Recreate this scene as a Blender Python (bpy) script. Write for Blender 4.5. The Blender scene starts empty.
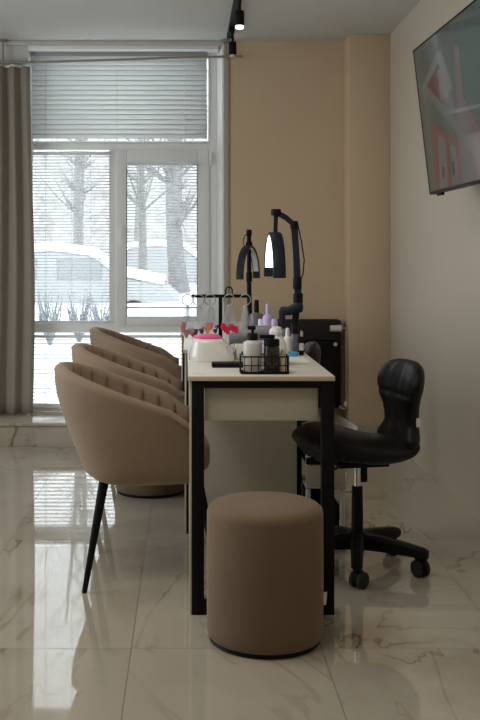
import bpy, bmesh, math, random
from mathutils import Vector, Matrix, Euler

C = bpy.context.scene.collection
S = bpy.context.scene
PI = math.pi
R = math.radians

# ------------------------------------------------------------------ camera
cam_d = bpy.data.cameras.new('camera')
cam = bpy.data.objects.new('camera', cam_d)
C.objects.link(cam)
cam.location = (0, 0, 1.2)
cam.rotation_euler = (R(90), 0, 0)
cam_d.sensor_fit = 'HORIZONTAL'
cam_d.sensor_width = 36
cam_d.lens = 75.0                     # 1000 px focal length over 480 px
cam_d.shift_x = 54 / 480
cam_d.shift_y = -100 / 480
cam_d.clip_start = 0.05
cam_d.clip_end = 300
S.camera = cam

# ------------------------------------------------------------------ sky
W = bpy.data.worlds.new('overcast_sky')
S.world = W
W.use_nodes = True
_n = W.node_tree.nodes
_n['Background'].inputs[0].default_value = (0.95, 0.985, 1.0, 1)
_n['Background'].inputs[1].default_value = 3.3


def area(name, loc, rot, sx, sy, power, col):
    d = bpy.data.lights.new(name, 'AREA')
    d.shape = 'RECTANGLE'
    d.size = sx
    d.size_y = sy
    d.energy = power
    d.color = col
    o = bpy.data.objects.new(name, d)
    C.objects.link(o)
    o.location = loc
    o.rotation_euler = rot
    return o


# unseen fill lamps added to brighten the room, by the left wall and ceiling
area('side_fill', (-2.9, 4.1, 1.45), (0, R(-90), 0), 1.9, 2.4, 50, (0.92, 0.96, 1.0))
area('overhead_fill_rear', (-0.9, -0.9, 2.66), (0, 0, 0), 1.2, 1.2, 6, (1.0, 0.93, 0.84))
area('overhead_fill', (-0.5, 2.7, 2.66), (0, 0, 0), 1.2, 1.2, 22, (1.0, 0.93, 0.84))

# ------------------------------------------------------------------ exposure
S.view_settings.view_transform = 'Standard'
S.view_settings.look = 'None'
S.view_settings.gamma = 1
S.view_settings.use_curve_mapping = False
S.view_settings.exposure = -0.05


# ================================================================== helpers
def px(x, y, Y):
    """point of the room at depth Y seen at pixel x, y of the photograph"""
    return Vector(((x - 186) * Y / 1000, Y, 1.2 - (y - 260) * Y / 1000))


class MB:
    def __init__(s):
        s.bm = bmesh.new()
        s.mats = []

    def _mi(s, faces, m):
        if m is not None:
            if m not in s.mats:
                s.mats.append(m)
            i = s.mats.index(m)
            for f in faces:
                f.material_index = i

    def box(s, a, b, bev=0.0, M=None, m=None, seg=2):
        t = bmesh.new()
        bmesh.ops.create_cube(t, size=1)
        a = Vector(a)
        b = Vector(b)
        c = (a + b) / 2
        d = b - a
        for v in t.verts:
            v.co = Vector((v.co.x * d.x, v.co.y * d.y, v.co.z * d.z)) + c
        if bev > 0:
            bmesh.ops.bevel(t, geom=list(t.edges), offset=bev, segments=seg, profile=0.5, affect='EDGES')
        if M is not None:
            bmesh.ops.transform(t, matrix=M, verts=t.verts)
        s.merge(t, m)
        return s

    def merge(s, t, m=None):
        vm = {}
        for v in t.verts:
            vm[v] = s.bm.verts.new(v.co)
        fs = []
        for f in t.faces:
            try:
                fs.append(s.bm.faces.new([vm[v] for v in f.verts]))
            except ValueError:
                pass
        s._mi(fs, m)
        t.free()

    def rings(s, rs, cap=True, closed=False, m=None, loop=False):
        """rs: list of rings (lists of points, closed round)"""
        vr = [[s.bm.verts.new(p) for p in r] for r in rs]
        fs = []
        n = len(vr[0])
        seq = range(len(vr)) if loop else range(len(vr) - 1)
        for i in seq:
            A = vr[i]
            B = vr[(i + 1) % len(vr)]
            for k in range(n):
                k2 = (k + 1) % n
                fs.append(s.bm.faces.new([A[k], A[k2], B[k2], B[k]]))
        if cap and not loop:
            fs.append(s.bm.faces.new(list(reversed(vr[0]))))
            fs.append(s.bm.faces.new(vr[-1]))
        s._mi(fs, m)
        return s

    def grid(s, rows, m=None):
        vr = [[s.bm.verts.new(p) for p in r] for r in rows]
        fs = []
        for i in range(len(vr) - 1):
            for k in range(len(vr[0]) - 1):
                fs.append(s.bm.faces.new([vr[i][k], vr[i][k + 1], vr[i + 1][k + 1], vr[i + 1][k]]))
        s._mi(fs, m)
        return s

    def poly(s, pts, m=None):
        f = s.bm.faces.new([s.bm.verts.new(p) for p in pts])
        s._mi([f], m)
        return s

    def tube(s, pts, r, n=12, m=None, closed=False, cap=True, flat=None):
        """tube along a path; r a radius or a list of them; flat=(wx, wy) gives a box section instead"""
        pts = [Vector(p) for p in pts]
        N = len(pts)
        if not isinstance(r, (list, tuple)):
            r = [r] * N
        tang = []
        for i in range(N):
            if closed:
                d = pts[(i + 1) % N] - pts[i - 1]
            else:
                d = pts[min(i + 1, N - 1)] - pts[max(i - 1, 0)]
            tang.append(d.normalized())
        up = Vector((0, 0, 1)) if abs(tang[0].z) < 0.9 else Vector((1, 0, 0))
        u = tang[0].cross(up).normalized()
        rs = []
        for i in range(N):
            u = (u - tang[i] * u.dot(tang[i])).normalized()
            w = tang[i].cross(u)
            if flat:
                hx, hy = flat[0] / 2, flat[1] / 2
                ring = [pts[i] + u * a * hx + w * b * hy for a, b in ((1, 1), (-1, 1), (-1, -1), (1, -1))]
            else:
                ring = [pts[i] + (u * math.cos(2 * PI * k / n) + w * math.sin(2 * PI * k / n)) * r[i] for k in range(n)]
            rs.append(ring)
        s.rings(rs, cap=cap, m=m, loop=closed)
        return s

    def lathe(s, prof, c=(0, 0, 0), n=28, m=None, M=None, cap=True):
        """prof: list of (radius, z)"""
        c = Vector(c)
        rs = []
        for (r, z) in prof:
            ring = []
            for k in range(n):
                a = 2 * PI * k / n
                p = Vector((r * math.cos(a), r * math.sin(a), z))
                if M is not None:
                    p = M @ p
                ring.append(p + c)
            rs.append(ring)
        s.rings(rs, cap=cap, m=m)
        return s

    def build(s, name, mat=None, parent=None, smooth=35, loc=None, rot=None):
        bmesh.ops.recalc_face_normals(s.bm, faces=s.bm.faces)
        me = bpy.data.meshes.new(name)
        s.bm.to_mesh(me)
        s.bm.free()
        if s.mats:
            for m in s.mats:
                me.materials.append(m)
        elif mat is not None:
            me.materials.append(mat)
        if smooth:
            for p in me.polygons:
                p.use_smooth = True
            me.set_sharp_from_angle(angle=R(smooth))
        o = bpy.data.objects.new(name, me)
        C.objects.link(o)
        if parent is not None:
            o.parent = parent
        if loc is not None:
            o.location = loc
        if rot is not None:
            o.rotation_euler = rot
        return o


def tag(o, label, cat, group=None, kind=None):
    o['label'] = label
    o['category'] = cat
    if group:
        o['group'] = group
    if kind:
        o['kind'] = kind
    return o


def thing(name, label, cat, loc=(0, 0, 0), rz=0.0, group=None):
    o = bpy.data.objects.new(name, None)
    o.empty_display_size = 0.1
    C.objects.link(o)
    o.location = loc
    o.rotation_euler = (0, 0, rz)
    return tag(o, label, cat, group)


def struct(o):
    o['kind'] = 'structure'
    return o


def copy_tree(o, parent=None):
    c = o.copy()
    C.objects.link(c)
    if parent is not None:
        c.parent = parent
    for ch in list(o.children):
        copy_tree(ch, c)
    return c


def ellipse_ring(c, ax, ay, n=24, e=2.0, z=0.0):
    """superellipse in the xy plane"""
    out = []
    for k in range(n):
        a = 2 * PI * k / n
        ca, sa = math.cos(a), math.sin(a)
        out.append(Vector((c[0] + ax * math.copysign(abs(ca) ** (2 / e), ca), c[1] + ay * math.copysign(abs(sa) ** (2 / e), sa), z)))
    return out


# ================================================================== materials
def new_mat(name):
    m = bpy.data.materials.new(name)
    m.use_nodes = True
    nt = m.node_tree
    b = nt.nodes['Principled BSDF']
    return m, nt, b


def simple(name, col, rough=0.5, metal=0.0, spec=0.5, var=0.06, scale=30, bump=0.0, coat=0.0, sheen=0.0):
    """a colour with a little procedural variation and optional bump"""
    m, nt, b = new_mat(name)
    tc = nt.nodes.new('ShaderNodeTexCoord')
    nz = nt.nodes.new('ShaderNodeTexNoise')
    nz.inputs['Scale'].default_value = scale
    nz.inputs['Detail'].default_value = 4
    nt.links.new(tc.outputs['Object'], nz.inputs['Vector'])
    mx = nt.nodes.new('ShaderNodeMix')
    mx.data_type = 'RGBA'
    c = col
    mx.inputs[6].default_value = (c[0] * (1 - var), c[1] * (1 - var), c[2] * (1 - var), 1)
    mx.inputs[7].default_value = (min(1, c[0] * (1 + var)), min(1, c[1] * (1 + var)), min(1, c[2] * (1 + var)), 1)
    nt.links.new(nz.outputs['Fac'], mx.inputs[0])
    nt.links.new(mx.outputs[2], b.inputs['Base Color'])
    b.inputs['Roughness'].default_value = rough
    b.inputs['Metallic'].default_value = metal
    b.inputs['Specular IOR Level'].default_value = spec
    b.inputs['Coat Weight'].default_value = coat
    if sheen:
        b.inputs['Sheen Weight'].default_value = sheen
        b.inputs['Sheen Roughness'].default_value = 0.4
        b.inputs['Sheen Tint'].default_value = (1.0, 0.9, 0.8, 1)
    if bump:
        bp = nt.nodes.new('ShaderNodeBump')
        bp.inputs['Strength'].default_value = bump
        bp.inputs['Distance'].default_value = 0.002
        nt.links.new(nz.outputs['Fac'], bp.inputs['Height'])
        nt.links.new(bp.outputs['Normal'], b.inputs['Normal'])
    return m


def glow(name, col, strength, base=(0.02, 0.02, 0.02), rough=0.12):
    m, nt, b = new_mat(name)
    b.inputs['Base Color'].default_value = (*base, 1)
    b.inputs['Roughness'].default_value = rough
    b.inputs['Emission Color'].default_value = (*col, 1)
    b.inputs['Emission Strength'].default_value = strength
    return m


def pane_glass(name, refl=0.06, tint=(0.97, 0.99, 1.0)):
    m = bpy.data.materials.new(name)
    m.use_nodes = True
    nt = m.node_tree
    nt.nodes.clear()
    out = nt.nodes.new('ShaderNodeOutputMaterial')
    mix = nt.nodes.new('ShaderNodeMixShader')
    tr = nt.nodes.new('ShaderNodeBsdfTransparent')
    gl = nt.nodes.new('ShaderNodeBsdfGlossy')
    tr.inputs[0].default_value = (*tint, 1)
    gl.inputs['Roughness'].default_value = 0.02
    mix.inputs[0].default_value = refl
    nt.links.new(tr.outputs[0], mix.inputs[1])
    nt.links.new(gl.outputs[0], mix.inputs[2])
    nt.links.new(mix.outputs[0], out.inputs[0])
    return m


def clear_plastic(name, col, alpha, rough=0.15):
    m, nt, b = new_mat(name)
    b.inputs['Base Color'].default_value = (*col, 1)
    b.inputs['Roughness'].default_value = rough
    b.inputs['Alpha'].default_value = alpha
    return m


def marble(name, tile=True, rough=0.035, ior=2.15):
    m, nt, b = new_mat(name)
    L = nt.links.new
    tc = nt.nodes.new('ShaderNodeTexCoord')
    geo = tc.outputs['Object']

    def math_node(op, a=None, bb=None, v0=None, v1=None, clamp=False):
        n = nt.nodes.new('ShaderNodeMath')
        n.operation = op
        n.use_clamp = clamp
        if a is not None:
            L(a, n.inputs[0])
        if bb is not None:
            L(bb, n.inputs[1])
        if v0 is not None:
            n.inputs[0].default_value = v0
        if v1 is not None:
            n.inputs[1].default_value = v1
        return n.outputs[0]

    sep = nt.nodes.new('ShaderNodeSeparateXYZ')
    L(geo, sep.inputs[0])
    TX, TY, OX, OY = 0.588, 1.2, -0.169, 3.09
    ux = math_node('DIVIDE', math_node('SUBTRACT', sep.outputs[0], v1=OX), v1=TX)
    uy = math_node('DIVIDE', math_node('SUBTRACT', sep.outputs[1], v1=OY), v1=TY)
    ix = math_node('FLOOR', ux)
    iy = math_node('FLOOR', uy)
    # every tile is cut from another spot of the slab
    comb = nt.nodes.new('ShaderNodeCombineXYZ')
    if tile:
        L(math_node('ADD', sep.outputs[0], math_node('MULTIPLY', ix, v1=3.37)), comb.inputs[0])
        L(math_node('ADD', sep.outputs[1], math_node('MULTIPLY', iy, v1=5.71)), comb.inputs[1])
        L(math_node('MULTIPLY', math_node('ADD', ix, iy), v1=1.3), comb.inputs[2])
    else:
        L(sep.outputs[0], comb.inputs[0])
        L(sep.outputs[1], comb.inputs[1])
        L(sep.outputs[2], comb.inputs[2])
    vec = comb.outputs[0]

    def vein(scale, dist, width, detail, off):
        mp = nt.nodes.new('ShaderNodeMapping')
        mp.inputs['Location'].default_value = (off, off * 0.7, off * 1.3)
        mp.inputs['Rotation'].default_value = (0, 0, R(35 + off * 20))
        mp.inputs['Scale'].default_value = (1.0, 0.45, 1.0)
        L(vec, mp.inputs['Vector'])
        nz = nt.nodes.new('ShaderNodeTexNoise')
        nz.inputs['Scale'].default_value = scale
        nz.inputs['Detail'].default_value = detail
        nz.inputs['Roughness'].default_value = 0.6
        nz.inputs['Distortion'].default_value = dist
        L(mp.outputs[0], nz.inputs['Vector'])
        d = math_node('ABSOLUTE', math_node('SUBTRACT', nz.outputs['Fac'], v1=0.5))
        r = nt.nodes.new('ShaderNodeMapRange')
        r.inputs['From Min'].default_value = 0
        r.inputs['From Max'].default_value = width
        r.inputs['To Min'].default_value = 1
        r.inputs['To Max'].default_value = 0
        L(d, r.inputs['Value'])
        return r.outputs[0]

    v1 = vein(1.0, 0.9, 0.012, 5, 0.3)
    v2 = vein(1.7, 0.8, 0.010, 4, 2.1)
    v3 = vein(0.9, 1.3, 0.09, 6, 4.4)
    msk = nt.nodes.new('ShaderNodeTexNoise')
    msk.inputs['Scale'].default_value = 1.3
    msk.inputs['Detail'].default_value = 2
    L(vec, msk.inputs['Vector'])
    mk = nt.nodes.new('ShaderNodeMapRange')
    mk.inputs['From Min'].default_value = 0.47
    mk.inputs['From Max'].default_value = 0.62
    L(msk.outputs['Fac'], mk.inputs['Value'])
    a = math_node('MULTIPLY', v1, v1=0.75)
    bb = math_node('MULTIPLY', math_node('MULTIPLY', v2, mk.outputs[0]), v1=0.4)
    cc = math_node('MULTIPLY', math_node('MULTIPLY', v3, mk.outputs[0]), v1=0.34)
    tot = math_node('ADD', math_node('MULTIPLY', math_node('ADD', a, bb), math_node('ADD', math_node('MULTIPLY', mk.outputs[0], v1=0.7), v1=0.3)), cc, clamp=True)
    cloud = nt.nodes.new('ShaderNodeTexNoise')
    cloud.inputs['Scale'].default_value = 1.1
    cloud.inputs['Detail'].default_value = 3
    L(vec, cloud.inputs['Vector'])
    base = nt.nodes.new('ShaderNodeMix')
    base.data_type = 'RGBA'
    base.inputs[6].default_value = (0.42, 0.38, 0.305, 1)
    base.inputs[7].default_value = (0.54, 0.495, 0.405, 1)
    L(cloud.outputs['Fac'], base.inputs[0])
    mv = nt.nodes.new('ShaderNodeMix')
    mv.data_type = 'RGBA'
    mv.inputs[7].default_value = (0.20, 0.15, 0.095, 1)
    L(tot, mv.inputs[0])
    L(base.outputs[2], mv.inputs[6])
    col = mv.outputs[2]
    b.inputs['Roughness'].default_value = rough
    b.inputs['IOR'].default_value = ior
    if tile:
        def edge(u, ln, w):
            fr = math_node('FRACT', u)
            m1 = math_node('MINIMUM', fr, math_node('SUBTRACT', bb=fr, v0=1.0))
            return math_node('LESS_THAN', math_node('MULTIPLY', m1, v1=ln), v1=w)
        g = math_node('MAXIMUM', edge(ux, TX, 0.0014), edge(uy, TY, 0.0014))
        mg = nt.nodes.new('ShaderNodeMix')
        mg.data_type = 'RGBA'
        mg.inputs[7].default_value = (0.13, 0.11, 0.085, 1)
        L(g, mg.inputs[0])
        L(col, mg.inputs[6])
        col = mg.outputs[2]
        rr = math_node('ADD', math_node('MULTIPLY', g, v1=0.6), v1=rough)
        L(rr, b.inputs['Roughness'])
    # very slight waviness of the polished tiles
    wv = nt.nodes.new('ShaderNodeTexNoise')
    wv.inputs['Scale'].default_value = 5
    L(geo, wv.inputs['Vector'])
    bp = nt.nodes.new('ShaderNodeBump')
    bp.inputs['Strength'].default_value = 0.025
    bp.inputs['Distance'].default_value = 0.003
    L(wv.outputs['Fac'], bp.inputs['Height'])
    L(bp.outputs['Normal'], b.inputs['Normal'])
    L(col, b.inputs['Base Color'])
    return m


M = {}
M['floor'] = marble('polished_marble_tiles')
M['step'] = marble('marble_slab', tile=False, rough=0.10, ior=1.7)
M['tan'] = simple('tan_wall_paint', (0.66, 0.51, 0.345), 0.75, var=0.03, scale=3, bump=0.05)
M['grey_wall'] = simple('pale_wall_paint', (0.585, 0.525, 0.43), 0.42, var=0.03, scale=2, bump=0.04)
M['ceil'] = simple('ceiling_paint', (0.60, 0.60, 0.575), 0.8, var=0.02, scale=2)
M['pvc'] = simple('white_window_plastic', (0.86, 0.87, 0.86), 0.35, var=0.02)
M['gasket'] = simple('black_gasket', (0.04, 0.04, 0.045), 0.6)
M['glass'] = pane_glass('window_glass')
M['slat'] = simple('blind_slat_aluminium', (0.78, 0.79, 0.78), 0.45, var=0.02)
_m, _nt, _b = M['slat'], M['slat'].node_tree, M['slat'].node_tree.nodes['Principled BSDF']
_tr = _nt.nodes.new('ShaderNodeBsdfTranslucent')
_tr.inputs[0].default_value = (0.72, 0.73, 0.72, 1)
_mx = _nt.nodes.new('ShaderNodeMixShader')
_mx.inputs[0].default_value = 0.58
_nt.links.new(_b.outputs[0], _mx.inputs[1])
_nt.links.new(_tr.outputs[0], _mx.inputs[2])
_nt.links.new(_mx.outputs[0], _nt.nodes['Material Output'].inputs[0])
M['rail'] = simple('blind_rail_grey', (0.36, 0.37, 0.37), 0.4, var=0.03)
M['cord'] = simple('white_cord', (0.75, 0.75, 0.72), 0.8)
M['curtain'] = simple('taupe_curtain_cloth', (0.30, 0.27, 0.225), 0.9, var=0.08, scale=80, bump=0.1, sheen=0.3)
M['rod'] = simple('curtain_rod_metal', (0.34, 0.31, 0.25), 0.45, metal=0.4)
M['velvet'] = simple('taupe_velvet', (0.285, 0.205, 0.138), 0.8, var=0.10, scale=14, bump=0.05, sheen=0.3)
M['velvet2'] = simple('brown_pouf_velvet', (0.165, 0.112, 0.068), 0.85, var=0.12, scale=9, bump=0.06, sheen=0.2)
M['blackmetal'] = simple('black_powder_coat', (0.008, 0.008, 0.008), 0.5, spec=0.12, var=0.1)
M['blackplastic'] = simple('black_plastic', (0.009, 0.009, 0.010), 0.45, spec=0.12, var=0.1)
M['navyplastic'] = simple('slate_black_plastic', (0.020, 0.025, 0.034), 0.45, spec=0.15, var=0.1)
M['leather'] = simple('black_leatherette', (0.008, 0.008, 0.009), 0.45, spec=0.22, var=0.2, scale=120, bump=0.25)
M['chrome'] = simple('chrome', (0.72, 0.72, 0.72), 0.18, metal=1.0, var=0.02)
M['ring'] = simple('grey_ring_metal', (0.42, 0.43, 0.44), 0.35, metal=0.6, var=0.02)
M['white'] = simple('white_laminate', (0.74, 0.72, 0.66), 0.35, var=0.02, scale=6)
M['edge'] = simple('beige_edge_band', (0.62, 0.52, 0.38), 0.5, var=0.04)
M['panel'] = simple('white_panel_board', (0.60, 0.55, 0.45), 0.5, var=0.03, scale=5)
M['gloss'] = simple('gloss_white_plastic', (0.86, 0.85, 0.82), 0.12, var=0.01, coat=0.5)
M['pink'] = simple('hot_pink_plastic', (0.95, 0.10, 0.36), 0.3, var=0.03)
M['greycloth'] = simple('grey_leatherette', (0.20, 0.205, 0.215), 0.45, var=0.08, scale=40)
M['whitesoft'] = simple('white_tissue', (0.85, 0.84, 0.82), 0.9, var=0.04, bump=0.2)
M['lavender'] = simple('lavender_plastic', (0.62, 0.52, 0.80), 0.3, var=0.03)
M['smoke'] = clear_plastic('smoked_bottle', (0.03, 0.025, 0.02), 0.93)
M['frost'] = clear_plastic('frosted_bottle', (0.72, 0.72, 0.69), 0.82, 0.25)
M['liquid'] = simple('cream_liquid', (0.72, 0.60, 0.42), 0.4)
M['tip'] = clear_plastic('clear_nail_tip', (0.60, 0.63, 0.68), 0.28, 0.25)
M['tip_pink'] = simple('pink_nail_polish', (0.50, 0.22, 0.26), 0.2)
M['tip_red'] = simple('crimson_nail_polish', (0.75, 0.02, 0.12), 0.2)
M['tip_dark'] = simple('dark_nail_polish', (0.08, 0.05, 0.06), 0.2)
M['tip_orange'] = simple('orange_nail_polish', (0.95, 0.30, 0.08), 0.2)
M['tip_mag'] = simple('magenta_nail_polish', (0.85, 0.10, 0.55), 0.2)
M['blue'] = simple('cyan_blue_plastic', (0.10, 0.45, 0.80), 0.3, var=0.03)
M['labelw'] = simple('white_label', (0.75, 0.74, 0.70), 0.6)
M['greyglass'] = clear_plastic('grey_glass_bottle', (0.16, 0.17, 0.18), 0.8)
M['led'] = glow('lit_led_diffuser', (0.86, 0.95, 1.0), 3.0, (0.8, 0.8, 0.8))
M['led_off'] = simple('unlit_led_diffuser', (0.60, 0.60, 0.62), 0.4)
M['spot'] = glow('spot_lens_glow', (1.0, 0.93, 0.80), 6.0, (0.8, 0.8, 0.8))
M['spot_dim'] = simple('spot_lens_unlit', (0.55, 0.55, 0.55), 0.3)
M['snow'] = simple('snow', (0.84, 0.87, 0.90), 0.8, var=0.04, scale=1.5, bump=0.3)
M['bark'] = simple('frosted_bark', (0.20, 0.20, 0.205), 0.9, var=0.5, scale=9, bump=0.6)
M['twig'] = simple('hazy_twigs', (0.235, 0.23, 0.225), 0.9, var=0.15, scale=4)
M['carpaint'] = simple('frosty_car_paint', (0.36, 0.37, 0.38), 0.35, var=0.05)
M['carglass'] = simple('car_window', (0.27, 0.29, 0.30), 0.3)
M['tyre'] = simple('tyre_rubber', (0.015, 0.015, 0.015), 0.8)
M['hedge'] = simple('frozen_twigs_dark', (0.24, 0.26, 0.28), 0.9, var=0.4, scale=20)

# ================================================================== room shell
CEIL = 2.704
YW = 6.88       # window wall
XR = 1.36       # right wall
XL = -3.0
YB = -2.2


def sbox(name, a, b, mat, bev=0.0):
    return struct(MB().box(a, b, bev).build(name, mat))


f = MB()
f.box((XL, YB, -0.1), (XR, YW, 0.0))
struct(f.build('floor', M['floor'], smooth=0))
sbox('ceiling', (XL - .1, YB - .1, CEIL), (XR + .1, YW + .25, CEIL + .1), M['ceil'])
sbox('wall_right', (XR, YB, -0.1), (XR + .1, YW + .25, CEIL), M['grey_wall'])
sbox('wall_left', (XL - .1, YB, -0.1), (XL, YW + .25, CEIL), M['grey_wall'])
sbox('wall_rear', (XL - .1, YB - .1, -0.1), (XR + .1, YB, CEIL), M['grey_wall'])
# window wall with its opening
WX0, WX1, WZ0, WZ1 = -1.085, 0.262, 0.155, 2.67
w = MB()
w.box((WX1, YW, -0.1), (XR, YW + .25, CEIL))
w.box((WX0, YW, WZ1), (WX1, YW + .25, CEIL))
w.box((WX0, YW, -0.1), (WX1, YW + .25, WZ0))
struct(w.build('wall_back', M['tan'], smooth=0))
sbox('trim_1', (1.085, 6.66, 0), (XR, YW, CEIL), M['tan'], 0.004)            # pilaster in the corner
sbox('wall_back_left', (XL, YW, -0.1), (WX0, YW + .25, CEIL), M['ceil'])
# white reveal boards round the window
t = MB()
t.rings([[Vector((x_, y_, z_)) for x_, y_ in ((.249, 6.865), (.262, 6.865), (.262, 7.12), (.222, 7.12), (.2165, 6.984))] for z_ in (WZ0, 2.69)])
t.box((-1.085, 6.865, 2.645), (0.222, 7.12, 2.69), 0.004)
struct(t.build('trim_2', M['pvc']))
# rounded plaster edge beside the reveal
sbox('trim_3', (0.258, 6.866, WZ0), (0.296, 6.884, CEIL), simple('greyish_plaster', (0.46, 0.42, 0.36), 0.8), 0.008)
# white cornice strip above the window
sbox('trim_4', (XL, 6.85, 2.672), (0.262, 6.884, CEIL), M['ceil'], 0.004)
# tile baseboards
sbox('baseboard_back', (1.085, 6.648, 0), (XR, 6.66, 0.095), M['step'], 0.002)
# marble step under the window
st = MB()
st.box((XL, 6.42, 0.0), (0.16, YW, 0.135), 0.003)
st.box((XL, 6.405, 0.135), (0.17, YW, 0.155), 0.004)
struct(st.build('step_marble', M['step'])).name = 'trim_5'

# ------------------------------------------------------------------ window
win = bpy.data.objects.new('window_1', None)
C.objects.link(win)
win['kind'] = 'structure'
WF = 6.985     # room side of the frame


def wz(y, Y=WF):
    return 1.2 - (y - 260) * Y / 1000


def wx(x, Y=WF):
    return (x - 186) * Y / 1000


fr = MB()
D = 0.07
fr.box((wx(20), WF, wz(413)), (wx(33), WF + D, wz(52)), 0.006)
fr.box((wx(208), WF, wz(413)), (wx(218), WF + D, wz(52)), 0.006)
fr.box((wx(33), WF + .002, wz(58)), (wx(208), WF + D, wz(46)), 0.006)
fr.box((wx(33), WF + .002, wz(150)), (wx(208), WF + D, wz(141)), 0.006)
fr.box((wx(33), WF + .002, wz(333)), (wx(208), WF + D, wz(322)), 0.006)
fr.box((wx(33), WF + .002, wz(414)), (wx(208), WF + D, wz(404)), 0.006)
fr.box((wx(109), WF + .001, wz(322)), (wx(117), WF + D, wz(150)), 0.006)
fr.build('window_frame', M['pvc'], win)
sa = MB()
sa.box((wx(116), WF - .018, wz(325)), (wx(126.5), WF + .05, wz(150)), 0.008)
sa.box((wx(197.5), WF - .018, wz(325)), (wx(209), WF + .05, wz(150)), 0.008)
sa.box((wx(126.5), WF - .017, wz(163)), (wx(197.5), WF + .05, wz(150)), 0.008)
sa.box((wx(126.5), WF - .017, wz(325)), (wx(197.5), WF + .05, wz(317)), 0.008)
sash = sa.build('window_sash', M['pvc'], win)
h = MB()
h.box((wx(119.6), WF - .026, wz(237)), (wx(123.4), WF - .017, wz(225)), 0.003)
h.tube([(wx(121.5), WF - .02, wz(229)), (wx(121.5), WF - .045, wz(229)), (wx(121.5), WF - .052, wz(232)), (wx(121.5), WF - .052, wz(245))], 0.0085, 10)
h.build('window_handle', M['pvc'], sash)
for a in ((33, 58, 208, 141), (33, 150, 109, 322), (126.5, 163, 197.5, 317), (33, 333, 208, 404)):
    MB().box((wx(a[0]), WF + .028, wz(a[3])), (wx(a[2]), WF + .034, wz(a[1]))).build('window_pane', M['glass'], win, smooth=0)
g = MB()
for (x0, y0, x1, y1) in ((126.5, 163, 197.5, 317),):
    g.box((wx(x0), WF - .012, wz(y0 + .7)), (wx(x1), WF - .008, wz(y0)))
    g.box((wx(x0), WF - .012, wz(y1)), (wx(x1), WF - .008, wz(y1 - .7)))
    g.box((wx(x0), WF - .012, wz(y1)), (wx(x0 + .7), WF - .008, wz(y0)))
    g.box((wx(x1 - .7), WF - .012, wz(y1)), (wx(x1), WF - .008, wz(y0)))
g.build('window_gasket', M['gasket'], sash)
hg = MB()
hg.tube([(wx(210.5), WF - .02, wz(165)), (wx(210.5), WF - .02, wz(152))], 0.008, 10)
hg.tube([(wx(210.5), WF - .02, wz(320)), (wx(210.5), WF - .02, wz(307))], 0.008, 10)
hg.build('window_hinge', M['pvc'], win)

# ------------------------------------------------------------------ blinds


def blind(name, label, x0, x1, y0, y1, Y, pitch, width, tilt, cords, rail_h=0.022, skew=0.0, n_stack=0):
    """pixel extents on the plane Y; slats of one blind are one mesh"""
    X0, X1, Z1, Z0 = wx(x0, Y), wx(x1, Y), wz(y0, Y), wz(y1, Y)
    b = thing(name, label, 'blind', ((X0 + X1) / 2, Y, Z0), group='venetian blinds on the window')
    hw = (X1 - X0) / 2
    H = Z1 - Z0
    MB().box((-hw - .004, -.014, H - rail_h), (hw + .004, .014, H), 0.003).build('headrail', M['rail'] if hw > .55 and H < .75 and Z0 > 1.5 else M['slat'], b)
    n = max(2, int((H - rail_h - .02) / pitch))
    s = MB()
    ct, sn = math.cos(tilt), math.sin(tilt)
    for i in range(n):
        z = H - rail_h - .012 - i * (H - rail_h - .026) / n
        rows = []
        for e in (-1, 1):
            row = []
            for k in range(5):
                u = (k / 4 - .5) * width
                c = 0.0012 * (1 - (2 * u / width) ** 2)
                y = u * ct - c * sn
                zz = u * sn + c * ct
                dz = skew * (e * .5 + .5) * (i / n) ** 6
                row.append((e * hw, y, z + zz - dz))
            rows.append(row)
        s.grid(rows)
    o = s.build('slats', M['slat'], b)
    md = o.modifiers.new('thickness', 'SOLIDIFY')
    md.thickness = 0.0007
    Mr = Matrix.Rotation(math.atan2(skew, 2 * hw), 4, 'Y')
    MB().box((-hw, -.011, -.004), (hw, .011, .010), 0.003, M=Mr).build('bottom_rail', M['slat'], b)
    for c in cords:
        xx = wx(c, Y) - (X0 + X1) / 2
        cd = MB()
        cd.tube([(xx, -width / 2 * ct - .002, H - .01), (xx, -width / 2 * ct - .002, .005)], 0.0016, 6)
        cd.build('ladder_cord', M['cord'], b)
    return b


blind('venetian_blind', 'wide white venetian blind, nearly closed, across the top of the window', 32, 207, 52, 143, 6.955, 0.0335, 0.037, R(-60), (46, 117, 185), 0.030)
blind('venetian_blind', 'open white venetian blind over the left pane beside the curtain', 33, 110, 152, 322, 6.965, 0.0215, 0.016, R(-15), (46, 72, 91))
blind('venetian_blind', 'narrow white venetian blind on the opening sash above the desk', 127, 198, 163, 308, 6.950, 0.0215, 0.016, R(-15), (141, 186), 0.018)
blind('venetian_blind', 'low white venetian blind with a crooked bottom rail behind the armchairs', 33, 200, 335, 413, 6.962, 0.026, 0.017, R(-24), (46, 91, 160), 0.02, skew=0.05)

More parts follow.
